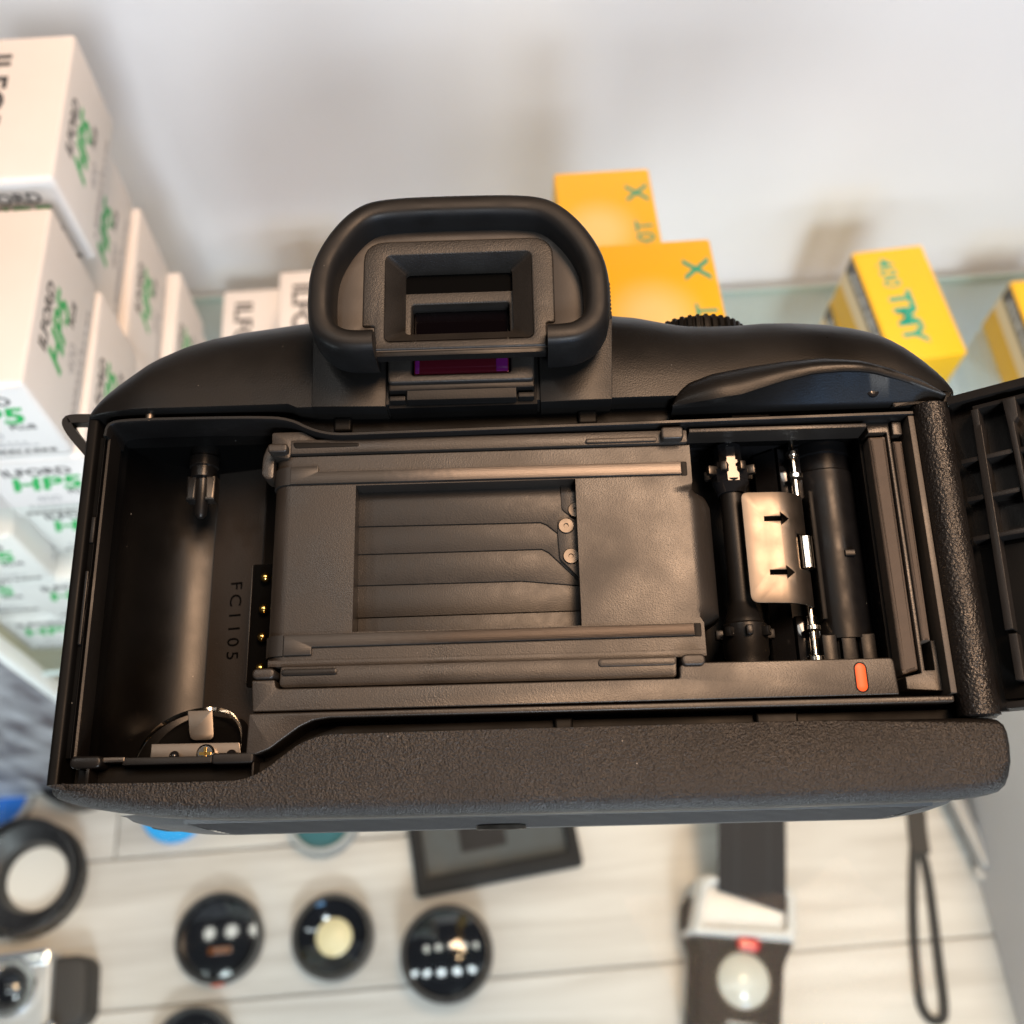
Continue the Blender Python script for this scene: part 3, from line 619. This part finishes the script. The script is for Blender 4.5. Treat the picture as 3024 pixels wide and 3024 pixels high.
# eyecup: holder plate with funnel, soft web, rubber hood
hold = fil([(-13.8, 30.9, .3), (14.0, 30.8, .3), (14.05, 34.9, .2), (15.4, 34.9, .5), (15.5, 50.7, 3.6), (-15.7, 50.8, 3.6), (-15.7, 35.2, .5), (-13.8, 35.2, .2)], .3, 5)
cup = P('eyecup', [hold, rr(-12.0, 11.8, 32.4, 48.1, .9)], 7.4, 11.0, 'eyepiece_grain', B, .35, None, 3)
A1, A2 = rr(-12.0, 11.8, 32.4, 48.1, .9, 5), rr(-9.2, 8.65, 35.3, 47.0, .8, 5)
A3 = [(x, y, 6.4) for x, y in A2]
link('eyecup_funnel', grid([[(x, y, 10.98) for x, y in A1], [(x, y, 7.6) for x, y in A2], A3], None, True), 'eyepiece_grain', cup, angle=40)
P('eyecup_lower_lip', rect(-13.7, 13.9, 29.9, 31.2), 8.8, 10.6, 'plastic_smooth', cup, .3)
web = fil([(-14.5, 32, .5), (14.8, 32, .5), (21, 33, 3), (21.5, 43.6, 3), (17.2, 50.9, 3), (12.6, 53.9, 4), (-12.6, 54.1, 4), (-17.4, 51.2, 3), (-21.5, 43, 3), (-21, 33, 3)], 2, 5)
P('eyecup_web', [web, fil([(x * .99, y) for x, y in hold], .01)], 7.2, 10.7, 'rubber_web', cup, .2)
hood = smoothpath([(-13.3, 30.9), (-15.5, 30.8), (-18.9, 31.2), (-21.6, 33.6), (-22.0, 38), (-21.8, 43.8), (-19.4, 49.2), (-15.8, 53.4), (-12, 54.7), (0, 54.8), (11.8, 54.5), (15.8, 52.9), (19.4, 48.7), (21.9, 43.4), (22.2, 38), (21.8, 33.4), (18.9, 31.1), (15.8, 30.8), (14.0, 30.8)], 3)
sec = []
for k in range(18):
    t = 2 * math.pi * k / 18; c, s = math.cos(t), math.sin(t)
    sec.append((2.15 * math.copysign(abs(c) ** .55, c), 10.6 + 5.0 * math.copysign(abs(s) ** .6, s)))
link('eyecup_hood', sweep(hood, sec), 'rubber', cup, angle=60)
for k in range(9):
    link('hood_rib', ball((24.35, 36.6 + k * .75, 9), .35, n=8), 'rubber', cup)
# mode dial on the top
teeth = []
for k in range(40):
    a0 = 2 * math.pi * k / 40
    for f, r in ((.0, 8.9), (.25, 8.9), (.4, 9.5), (.85, 9.5)): teeth.append((42.6 + r * math.cos(a0 + f * 2 * math.pi / 40), -17 + r * math.sin(a0 + f * 2 * math.pi / 40)))
P('control_dial', teeth, 40, 45.9, 'plastic_cover', B, .4, MXZ)
# ================================================================== film boxes
mat('carton_white', (.70, .67, .64), .5, bump=.06, bscale=900, var=.03, vscale=40)
mat('print_black', (.02, .02, .022), .5); mat('print_green', (.0, .36, .075), .5); mat('print_grey', (.38, .37, .37), .6); mat('print_teal', (.0, .30, .20), .5)
mat('print_white', (.8, .8, .78), .5); mat('carton_cream', (.80, .66, .42), .5); mat('print_charcoal', (.09, .085, .08), .5)
def kodak_mat():   # yellow carton with the pale airbrushed glow printed on its broad face
    m = bpy.data.materials.new('carton_yellow'); m.use_nodes = True; MATS['carton_yellow'] = m; nt = m.node_tree; b = nt.nodes['Principled BSDF']; N = nt.nodes.new; L = nt.links.new
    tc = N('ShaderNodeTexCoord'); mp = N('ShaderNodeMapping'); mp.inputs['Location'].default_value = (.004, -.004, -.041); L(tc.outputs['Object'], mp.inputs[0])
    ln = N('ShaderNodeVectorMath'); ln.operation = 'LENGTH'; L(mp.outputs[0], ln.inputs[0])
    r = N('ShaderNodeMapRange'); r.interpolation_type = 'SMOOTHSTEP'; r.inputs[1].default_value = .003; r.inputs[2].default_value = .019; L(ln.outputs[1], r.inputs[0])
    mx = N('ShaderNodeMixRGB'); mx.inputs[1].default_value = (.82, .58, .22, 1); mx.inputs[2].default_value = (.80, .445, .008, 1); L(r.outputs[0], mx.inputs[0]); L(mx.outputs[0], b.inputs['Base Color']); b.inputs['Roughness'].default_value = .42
kodak_mat(); mat('carton_plain_yellow', (.80, .46, .008), .42, var=.03, vscale=40)
WB, LB, HB = 38., 70., 41.
def merge(*bms):
    t = bmesh.new()
    for b in bms:
        me = bpy.data.meshes.new('m'); b.to_mesh(me); b.free(); t.from_mesh(me); bpy.data.meshes.remove(me)
    return t
def dashes(x0, x1, y, h, n, seed):
    rnd = random.Random(seed); out = []; x = x0; ww = (x1 - x0) / n
    for i in range(n):
        w = ww * rnd.uniform(.55, .85); out.append(boxbm(x, x + w, y - h / 2, y + h / 2, -.04, .04, 0)); x += ww
    return merge(*out)
hx, hy = WB / 2, LB / 2
e = .06
def put(bm, o, r, u): return place_text(bm, o, r, u)
def proto_white():
    t = thing('film_box', 'x', 'film box')
    link('carton', boxbm(-hx, hx, -hy, hy, 0, HB, 1.6, 3), 'carton_white', t)
    TOPF = ((0, -1, 0), (1, 0, 0)); SIDE = ((0, 1, 0), (0, 0, 1)); END = ((1, 0, 0), (0, 0, 1))
    def lab(name, m, bm, o, F): link(name, put(bm, o, *F), m, t, smooth=False, recalc=False)
    lab('top_lettering', 'print_black', text_bm('ILFORD', 13.5, .08, bold=.3, width=1.12), (-7.5, 1, HB + e), TOPF)
    lab('side_lettering', 'print_black', text_bm('ILFORD', 7.4, .08, bold=.18, width=1.05), (hx + e, -3, HB - 8.5), SIDE)
    lab('side_emblem', 'print_green', text_bm('HP5', 14, .08, shear=.25, bold=.42, width=1.15), (hx + e, -3.5, HB - 18.5), SIDE)
    lab('side_word', 'print_black', text_bm('PLUS', 4.6, .08, bold=.12), (hx + e, 10.5, HB - 26), SIDE)
    lab('side_speed', 'print_grey', text_bm('400', 8, .08), (hx + e, -5, HB - 30), SIDE)
    lab('side_stripe', 'print_grey', dashes(-28, 22, 0, 1.6, 12, 3), (hx + e, 0, 4.2), SIDE)
    lab('side_small_print', 'print_grey', merge(dashes(-24, 4, 0, 1.0, 9, 11), dashes(-24, 0, -2.2, 1.0, 8, 12)), (hx + e, 0, HB - 35), SIDE)
    lab('end_small_print', 'print_grey', merge(dashes(-12, 8, 0, .9, 8, 13), dashes(-12, 11, -1.8, .9, 9, 14)), (0, -hy - e, HB - 32.5), END)
    link('tuck_flap', boxbm(-hx + 2.2, hx - 2.2, -hy - .35, -hy + .4, HB - 3.4, HB - 1.2, .2), 'carton_white', t)
    lab('end_lettering', 'print_black', text_bm('ILFORD', 6.4, .08, bold=.14, width=1.1), (0, -hy - e, HB - 9), END)
    lab('end_emblem', 'print_green', text_bm('HP5', 11.8, .08, shear=.25, bold=.35, width=1.2), (-.5, -hy - e, HB - 17.5), END)
    lab('end_word', 'print_black', text_bm('PLUS', 3.8, .08, bold=.1), (9.5, -hy - e, HB - 23.6), END)
    lab('end_speed', 'print_grey', text_bm('400', 6, .08), (-3, -hy - e, HB - 28), END)
    lab('end_stripe', 'print_charcoal', dashes(-15, 15, 0, 1.8, 11, 5), (0, -hy - e, 3.2), END)
    return t
def copy_tree(o, parent=None):
    c = o.copy(); COL.objects.link(c)
    if parent: c.parent = parent
    for ch in list(o.children): copy_tree(ch, c)
    return c
pw = proto_white(); used = []
def put_box(proto, xr, yn, htop, label, group, yaw=0, store=used):
    o = proto if proto not in store else copy_tree(proto)
    store.append(o)
    o.location = Vector((xr - hx, yn + hy, 700 - htop - HB)) * MM; o.rotation_euler = (0, 0, R(yaw)); o['label'] = label; o['category'] = 'film box'; o['group'] = group; return o
GW = 'white and green film boxes stacked on the left'
for xr, yn, h, lab, yw in (
    (-132, 264, 252, 'white film box on top of the rear stack, its large black lettering facing up', .4),
    (-139.5, 265, 296, 'second white film box from the top of the rear stack', -.3),
    (-136.8, 265, 340, 'third white film box from the top of the rear stack', .5),
    (-132.3, 266, 384, 'fourth white film box from the top of the rear stack', -.4),
    (-134, 265, 428, 'lowest white film box of the rear stack, on the glass shelf', 0),
    (-132, 184, 255, 'white film box on top of the front stack, green lettering on its side', -.2),
    (-130.5, 184, 298, 'white film box in the front stack directly below the top one', .5),
    (-133.5, 190, 342, 'white film box in the front stack third from the top, half behind the camera', -.6),
    (-172.5, 178, 342, 'white film box at the left edge, pushed forward in the third layer', 1.5),
    (-152, 180, 386, 'white film box in the fourth layer of the front stack', .8),
    (-191, 184, 386, 'white film box at the left edge in the fourth layer', -.5),
    (-140, 184, 429, 'white film box at the bottom of the front stack beside the camera strap lug', .3),
    (-180, 182, 429, 'white film box at the bottom left on the glass shelf edge', -.4),
    (-94, 312, 455, 'cream lit white film box standing low against the wall left of the eyecup', 0),
    ): put_box(pw, xr, yn, h, lab, GW, yw)
put_box(pw, -94 + 40.5, 300, 455, 'white film box under another one, hidden left of the eyecup', GW)
put_box(pw, -94 + 40, 288, 414, 'white film box just left of the eyecup, a layer above its neighbour', GW)
# yellow boxes
def proto_yellow(word):
    t = thing('film_box', 'x', 'film box'); TOPF = ((0, 1, 0), (-1, 0, 0)) if word == '400TX' else ((0, -1, 0), (1, 0, 0))
    link('carton', boxbm(-hx, hx, -hy, hy, 0, HB, 1.4, 3), 'carton_yellow' if word == '400TX' else 'carton_plain_yellow', t)
    def lab(name, m, bm, o, F): link(name, put(bm, o, *F), m, t, smooth=False, recalc=False)
    if word == '400TX':
        lab('top_lettering', 'print_teal', text_bm('400T', 10, .08, bold=.1), (13.5, -2.5, HB + e), TOPF); lab('top_letter_large', 'print_teal', text_bm('X', 12, .08, bold=.25), (13.0, 22, HB + e), TOPF)
    else:
        lab('top_lettering', 'print_teal', text_bm('400', 13, .08, bold=.15), (-5, 19, HB + e), TOPF); lab('top_letter_large', 'print_teal', text_bm('TMY', 16, .08, bold=.7), (-4.0, -9, HB + e), TOPF)
        link('side_band', boxbm(-hx - .1, -hx + .5, -hy + 1.6, hy - 1.6, HB - 12, HB - 1.4, 0), 'print_charcoal', t); link('side_band', boxbm(-hx - .1, -hx + .5, -hy + 1.6, hy - 1.6, HB - 22, HB - 12, 0), 'carton_cream', t)
        lab('side_lettering', 'print_white', dashes(-26, 26, 0, 3.4, 11, 9), (-hx - .15, 0, HB - 7), ((0, -1, 0), (0, 0, 1)))
    return t
py, pt = proto_yellow('400TX'), proto_yellow('400TMY'); uy = []
GY = 'yellow film boxes on the glass shelf'
put_box(py, 78, 231, 300, 'rear yellow film box right of the eyecup, highest in the picture', GY, 0, uy)
put_box(py, 84, 160, 262, 'nearer yellow film box right of the eyecup, above the control dial', GY, 0, uy)
for k in range(4): put_box(py, 78 + (k % 2) * 1.5, 231, 341.2 + k * 41.2 - (0 if k < 3 else 8.5), ['upper', 'second', 'third', 'lowest'][k] + ' yellow film box stacked beneath the rear one by the eyecup', GY, (-1) ** k * .8, uy)
put_box(pt, 245, 279, 414, 'yellow film box with green lettering and black side band above the hinge', GY, 4, uy)
put_box(pt, 244, 280, 455.2, 'yellow film box under the one above the hinge', GY, 2, uy)
put_box(pt, 349, 287, 458, 'yellow film box cut off by the right edge of the picture', GY, 0, uy)
# ================================================================== goods lying on the boards under the glass
mat('anodised', (.018, .018, .02), .34, var=.1, vscale=150); mat('lens_dark', (.008, .009, .012), .08, spec=.8, coat=.4)
mat('glint_orange', (.16, .05, .012), .06, spec=.8, coat=.5); mat('reflection_cream', (.75, .66, .40), .3); mat('lens_teal', (.05, .14, .16), .1, coat=.5)  # orange and cream stand in for reflections in the lenses
mat('chrome', (.82, .83, .85), .16, metal=1); mat('satin_silver', (.46, .47, .48), .5, metal=.6, var=.06, vscale=80); mat('pale_silver', (.55, .555, .55), .45, var=.05, vscale=60); mat('white_plastic', (.78, .79, .78), .4)
mat('flash_black', (.012, .012, .013), .62, spec=.25, var=.05, vscale=60); mat('tray_grey', (.075, .08, .082), .6, spec=.3, var=.2, vscale=70)
mat('leatherette', (.03, .026, .024), .6, bump=.5, bscale=1200); mat('blue_cap', (.02, .16, .62), .4); mat('sky_blue_cap', (.02, .38, .86), .4)
mat('red_window', (.5, .01, .015), .25, coat=.4); mat('cardboard', (.52, .34, .17), .75, bump=.2, bscale=600, var=.06, vscale=90)
mat('webbing', (.03, .028, .027), .75, bump=.6, bscale=1600); mat('sleeve', (.035, .031, .030), .75, spec=.15, var=.12, vscale=60); mat('flash_glass', (.55, .55, .50), .25, coat=.6)
mat('inner_grey', (.36, .37, .37), .45, var=.1, vscale=50); mat('pale_liner', (.66, .65, .62), .5)
def ring(name, label, cat, x, y, prof, m, n=40, group=None, z=0):
    t = thing(name, label, cat, (x, y, z), 0, group); link('barrel', lathe(prof, (0, 0, 0), 'z', n, None, False), m, t); return t
def disc(t, name, r, z, m, dome=0, n=40):
    pr = [(z, r)] + [(z + dome * (1 - (1 - k / 8) ** 2) if dome else z, r * (1 - k / 8) + .001) for k in range(1, 9)]
    return link(name, lathe(pr, (0, 0, 0), 'z', n, None, False), m, t)
GF = 'lenses and filters lying on the boards'
def filt(name, label, x, y, r, h, wall, m='anodised', cat='lens'):
    return ring(name, label, cat, x, y, [(0, r - wall), (0, r), (h * .25, r), (h * .3, r - .6), (h * .4, r - .6), (h * .45, r), (h - .5, r), (h, r - .5), (h, r - wall + .4), (h - .6, r - wall), (.3, r - wall)], m, 44, GF)
# dark filter; the small orange bar is a painted-in reflection
t = filt('lens', 'dark round lens with a small orange glint, left of two on the boards', -178, 68, 26.5, 14, 2.6)
disc(t, 'glass', 24, 8, 'lens_dark', 2.2); link('painted_glint', boxbm(-6, 8, -9.5, -5.5, 9.9, 10.3, .15), 'glint_orange', t)
link('index_mark', boxbm(-4, 3, -27.4, -25.5, 3, 7, .4), 'red', t)
t = filt('lens', 'dark round lens with a pale cream reflection at its centre, middle of the row on the boards', -107, 63, 25, 16, 3)
link('inner_cone', lathe([(13, 21.6), (6, 12.5), (5.5, 11)], (0, 0, 0), 'z', 40, None, False), 'lens_dark', t); disc(t, 'cream_reflection', 11.4, 6, 'reflection_cream', 2.6)  # cream disc painted in for the reflection at the centre
# tall lens with convex front element mirroring the ceiling lamps
t = ring('lens', 'tall black lens standing upright, its front glass mirroring rows of ceiling lamps', 'lens', -36, 47, [(0, 0.1), (0, 26), (10, 27), (11, 28), (26, 28), (27, 27), (31, 27), (32, 26.2), (32, 25), (30, 24.6)], 'anodised', 48, GF)
disc(t, 'front_element', 24.6, 30, 'lens_dark', 4.6, 56)
t = filt('round_cap', 'large dark ring with a pale inside at the left edge', -303, 113, 36, 22, 3, cat='lens'); disc(t, 'pale_inside', 20, 5, 'pale_liner')
link('inner_step', lathe([(20, 33), (14, 22), (5.2, 19.5)], (6, 0, 0), 'z', 40, None, False), 'anodised', t)
for c in t.children:
    if c.name.startswith('pale'): c.location.x = .006
t = filt('lens', 'dark lens end peeping out below the left corner of the camera', -274, 176, 22, 30, 3); disc(t, 'glass', 19, 27, 'lens_dark', 2)
t = filt('round_cap', 'blue faced cap with a pale rim at the left edge', -331, 168, 25, 8, 4, 'satin_silver', 'lens cap'); disc(t, 'blue_face', 21.5, 6, 'blue_cap')
t = filt('round_cap', 'bright blue disc half hidden below the camera base', -213, 150, 21, 6, 1.6, 'sky_blue_cap', 'lens cap'); disc(t, 'blue_face', 20, 5, 'sky_blue_cap')
t = filt('lens', 'teal reflecting lens half hidden below the camera base', -113, 135, 22.5, 18, 3, 'inner_grey'); disc(t, 'glass', 19.6, 13, 'lens_teal', 3)
t = filt('lens', 'black lens rim at the bottom edge of the picture', -190, 6, 24, 16, 3); disc(t, 'glass', 21, 12, 'lens_dark', 2)
# dark framed tray
t = thing('display_tray', 'black framed tray with a dark grey inlay half under the camera', 'tray', (-2, 124, 0), R(6))
P('frame', [rr(-56, 52, -36, 40, 2), rr(-48, 44, -26, 32, 1)], 0, 12, 'flash_black', t, .8); P('inlay', rect(-48, 44, -26, 32), .5, 5, 'tray_grey', t, 0); P('inlay_panel', rr(-24, 6, -14, 22, 1), 4, 6, 'sleeve', t, .3)
# compact flash: silver reflector tray, black body, lamp, dark sleeve sticking into it
t = thing('flash_unit', 'black compact flash with a square silver reflector and white round lamp', 'flash', (142, 38, 0), R(-13))
P('body', fil([(-26, -62, 9), (24, -62, 9), (25, -8, 6), (31, 6, 5), (31, 24, 6), (-34, 24, 6), (-34, 4, 5), (-27, -8, 4)], 5), 0, 36, 'flash_black', t, 3, None, 4)
P('reflector_rim', [fil([(-31, 0, 3), (29, 6, 3), (28, 36, 8), (-28, 34, 8)], 4), fil([(-27, 5, 3), (24.5, 10, 3), (24, 32, 6), (-25, 30, 6)], 4)], 30, 43, 'pale_silver', t, 1.5, None, 3)
P('reflector', fil([(-27, 5, 3), (24.5, 10, 3), (24, 32, 6), (-25, 30, 6)], 4), 30, 37.6, 'satin_silver', t, .3)
P('head_shell', fil([(-33.5, -1, 4), (31.5, 4, 4), (30.5, 38, 10), (-31, 36, 10)], 4), 4, 37, 'pale_silver', t, 2.5, None, 4)
P('ready_window', rr(-4, 9, -4.5, 3, 2.5), 34, 40.5, 'red_window', t, 1); f = disc(t, 'lamp', 15.5, 36, 'flash_glass', 6); f.location = (.001, -.021, 0)
P('button_dish', [circ(1, -21, 18, 36), circ(1, -21, 15.3, 36)], 34, 37.4, 'plastic_smooth', t, .6)
for k in range(4): link('loop_emblem', sweep(smoothpath([(-8 + k * 4.6, -47), (-5.6 + k * 4.6, -42.5), (-3.2 + k * 4.6, -46), (-5.4 + k * 4.6, -48.5)], 2, True), [(-.35, 36), (.35, 36), (.35, 36.5), (-.35, 36.5)], True), 'print_white', t)
t = thing('flat_strap', 'dark flat strap end standing in the silver reflector', 'strap', (151, 68, 38), R(-6))
sl = [[(-20 - 1 * s, -2 + 92 * s, 2 + 34 * math.sin(s * 1.3)), (20 - 1 * s, -14 + 96 * s, 2 + 34 * math.sin(s * 1.3)), (20 - 1 * s, -14 + 96 * s, 3.4 + 34 * math.sin(s * 1.3)), (-20 - 1 * s, -2 + 92 * s, 3.4 + 34 * math.sin(s * 1.3))] for s in [i / 10 for i in range(11)]]
link('strap', grid(sl, None, True), 'sleeve', t)
for x in (-9, 10): link('fold_line', grid([[(a[0][0] * (1 - (x + 20) / 40) + a[1][0] * (x + 20) / 40 + d, a[0][1] * (1 - (x + 20) / 40) + a[1][1] * (x + 20) / 40, a[2][2] + .05) for d in (-.5, .5)] for a in sl]), 'webbing', t)
# wrist strap loop
t = thing('wrist_strap', 'thin black wrist strap lying in a long loop on the boards', 'strap', (262, 50, 0))
lp = smoothpath([(17, 84), (14, 56), (10, 40), (4, 22), (-5, -14), (-9, -40), (-11, -54), (-7, -63), (1, -63), (4, -55), (7, -30), (12, 5), (14, 25), (13, 40), (18, 56), (21, 84)], 2)
link('cord', sweep(lp, [(-2.6, 0), (2.6, 0), (2.8, 2.4), (-2.8, 2.4)]), 'webbing', t)
link('stitched_sleeve', sweep(smoothpath([(12.3, 34), (13.6, 48), (16, 60), (18.6, 86)], 1), [(-5.6, .2), (5.6, .2), (5.8, 4.2), (-5.8, 4.2)]), 'leatherette', t)
# silver compact camera
t = thing('compact_camera', 'silver compact camera with a round lens in the bottom left corner', 'camera', (-300, 36, 0), R(3))
P('body', rr(-46, 28, -34, 30, 6), 0, 26, 'satin_silver', t, 2, None, 3); P('hand_grip', rr(20, 48, -14, 26, 9), 0, 22, 'leatherette', t, 3, None, 3); P('top_strip', rr(-46, 26, 22, 31, 2), 4, 28, 'chrome', t, 1)
link('lens_ring', lathe([(26, 17), (30, 16.4), (31, 15.5), (31, 12.5), (29, 11)], (4, 12, 0), 'z', 40, None, False), 'chrome', t)
link('lens_tube', lathe([(29.5, 12.5), (29.5, 9), (28, 8.6)], (4, 12, 0), 'z', 40, None, False), 'anodised', t); f = disc(t, 'lens_glass', 9, 28, 'lens_dark', 3); f.location = (.004, .012, 0)
link('shutter_release', lathe([(22, 4.4), (31, 4.2), (31.6, 3)], (30, -14, 0), 'z', 20), 'chrome', t); P('nameplate', rr(-14, 20, -30, -21, 1), 25, 27, 'anodised', t, .4)
# cardboard box and clear-ended bracket at the right
t = thing('cardboard_box', 'small brown cardboard box beyond the side panel', 'box', (362, 96, 0), R(-4)); link('carton', boxbm(-28, 40, -22, 24, 0, 36, .8), 'cardboard', t); link('lid_flap', boxbm(-28, 40, -22, 0, 36.2, 37.2, .3), 'cardboard', t)
t = thing('shelf_bracket', 'silver shelf bracket with a clear ball foot beside the cardboard box', 'bracket', (298, 92, 0), R(7)); P('arm', fil([(-4, 62), (5, 62), (12, -20, 3), (4, -24, 3)], 1), 14, 22, 'satin_silver', t, 1.2, None, 3)
P('upright', rr(-2, 4, 40, 60, 1), 0, 15, 'satin_silver', t, .4); link('ball_foot', lathe([(0.0, 2), (1.5, 5), (5, 6.6), (9, 6.2), (14, 4)], (10, -24, 0), 'z', 20), 'chrome', t)
# black and white forest print on a board
def forest_mat():
    m = bpy.data.materials.new('forest_print'); m.use_nodes = True; MATS['forest_print'] = m; nt = m.node_tree; b = nt.nodes['Principled BSDF']; N = nt.nodes.new; L = nt.links.new
    tc = N('ShaderNodeTexCoord'); mp = N('ShaderNodeMapping'); mp.inputs['Scale'].default_value = (48, 1, 9); L(tc.outputs['Object'], mp.inputs[0])
    n = N('ShaderNodeTexNoise'); n.inputs['Scale'].default_value = 1.5; n.inputs['Detail'].default_value = 6; L(mp.outputs[0], n.inputs[0])
    n2 = N('ShaderNodeTexNoise'); n2.inputs['Scale'].default_value = 28; n2.inputs['Detail'].default_value = 4; L(tc.outputs['Object'], n2.inputs[0])
    mx = N('ShaderNodeMixRGB'); mx.inputs[0].default_value = .45; L(n.outputs[0], mx.inputs[1]); L(n2.outputs[0], mx.inputs[2])
    r = N('ShaderNodeValToRGB'); r.color_ramp.elements[0].position = .40; r.color_ramp.elements[0].color = (.10, .09, .11, 1); r.color_ramp.elements[1].position = .58; r.color_ramp.elements[1].color = (.52, .52, .56, 1)
    L(mx.outputs[0], r.inputs[0]); L(r.outputs[0], b.inputs['Base Color']); b.inputs['Roughness'].default_value = .4
forest_mat()
t = thing('photo_board', 'black and white forest photograph on a white board below the film boxes', 'photo print', (-340, 166, 0)); link('board', boxbm(-120, 128, 0, 8, 0, 288, .8), 'white_plastic', t); link('print', boxbm(-116, 124, -.5, .2, 14, 278, 0), 'forest_print', t)
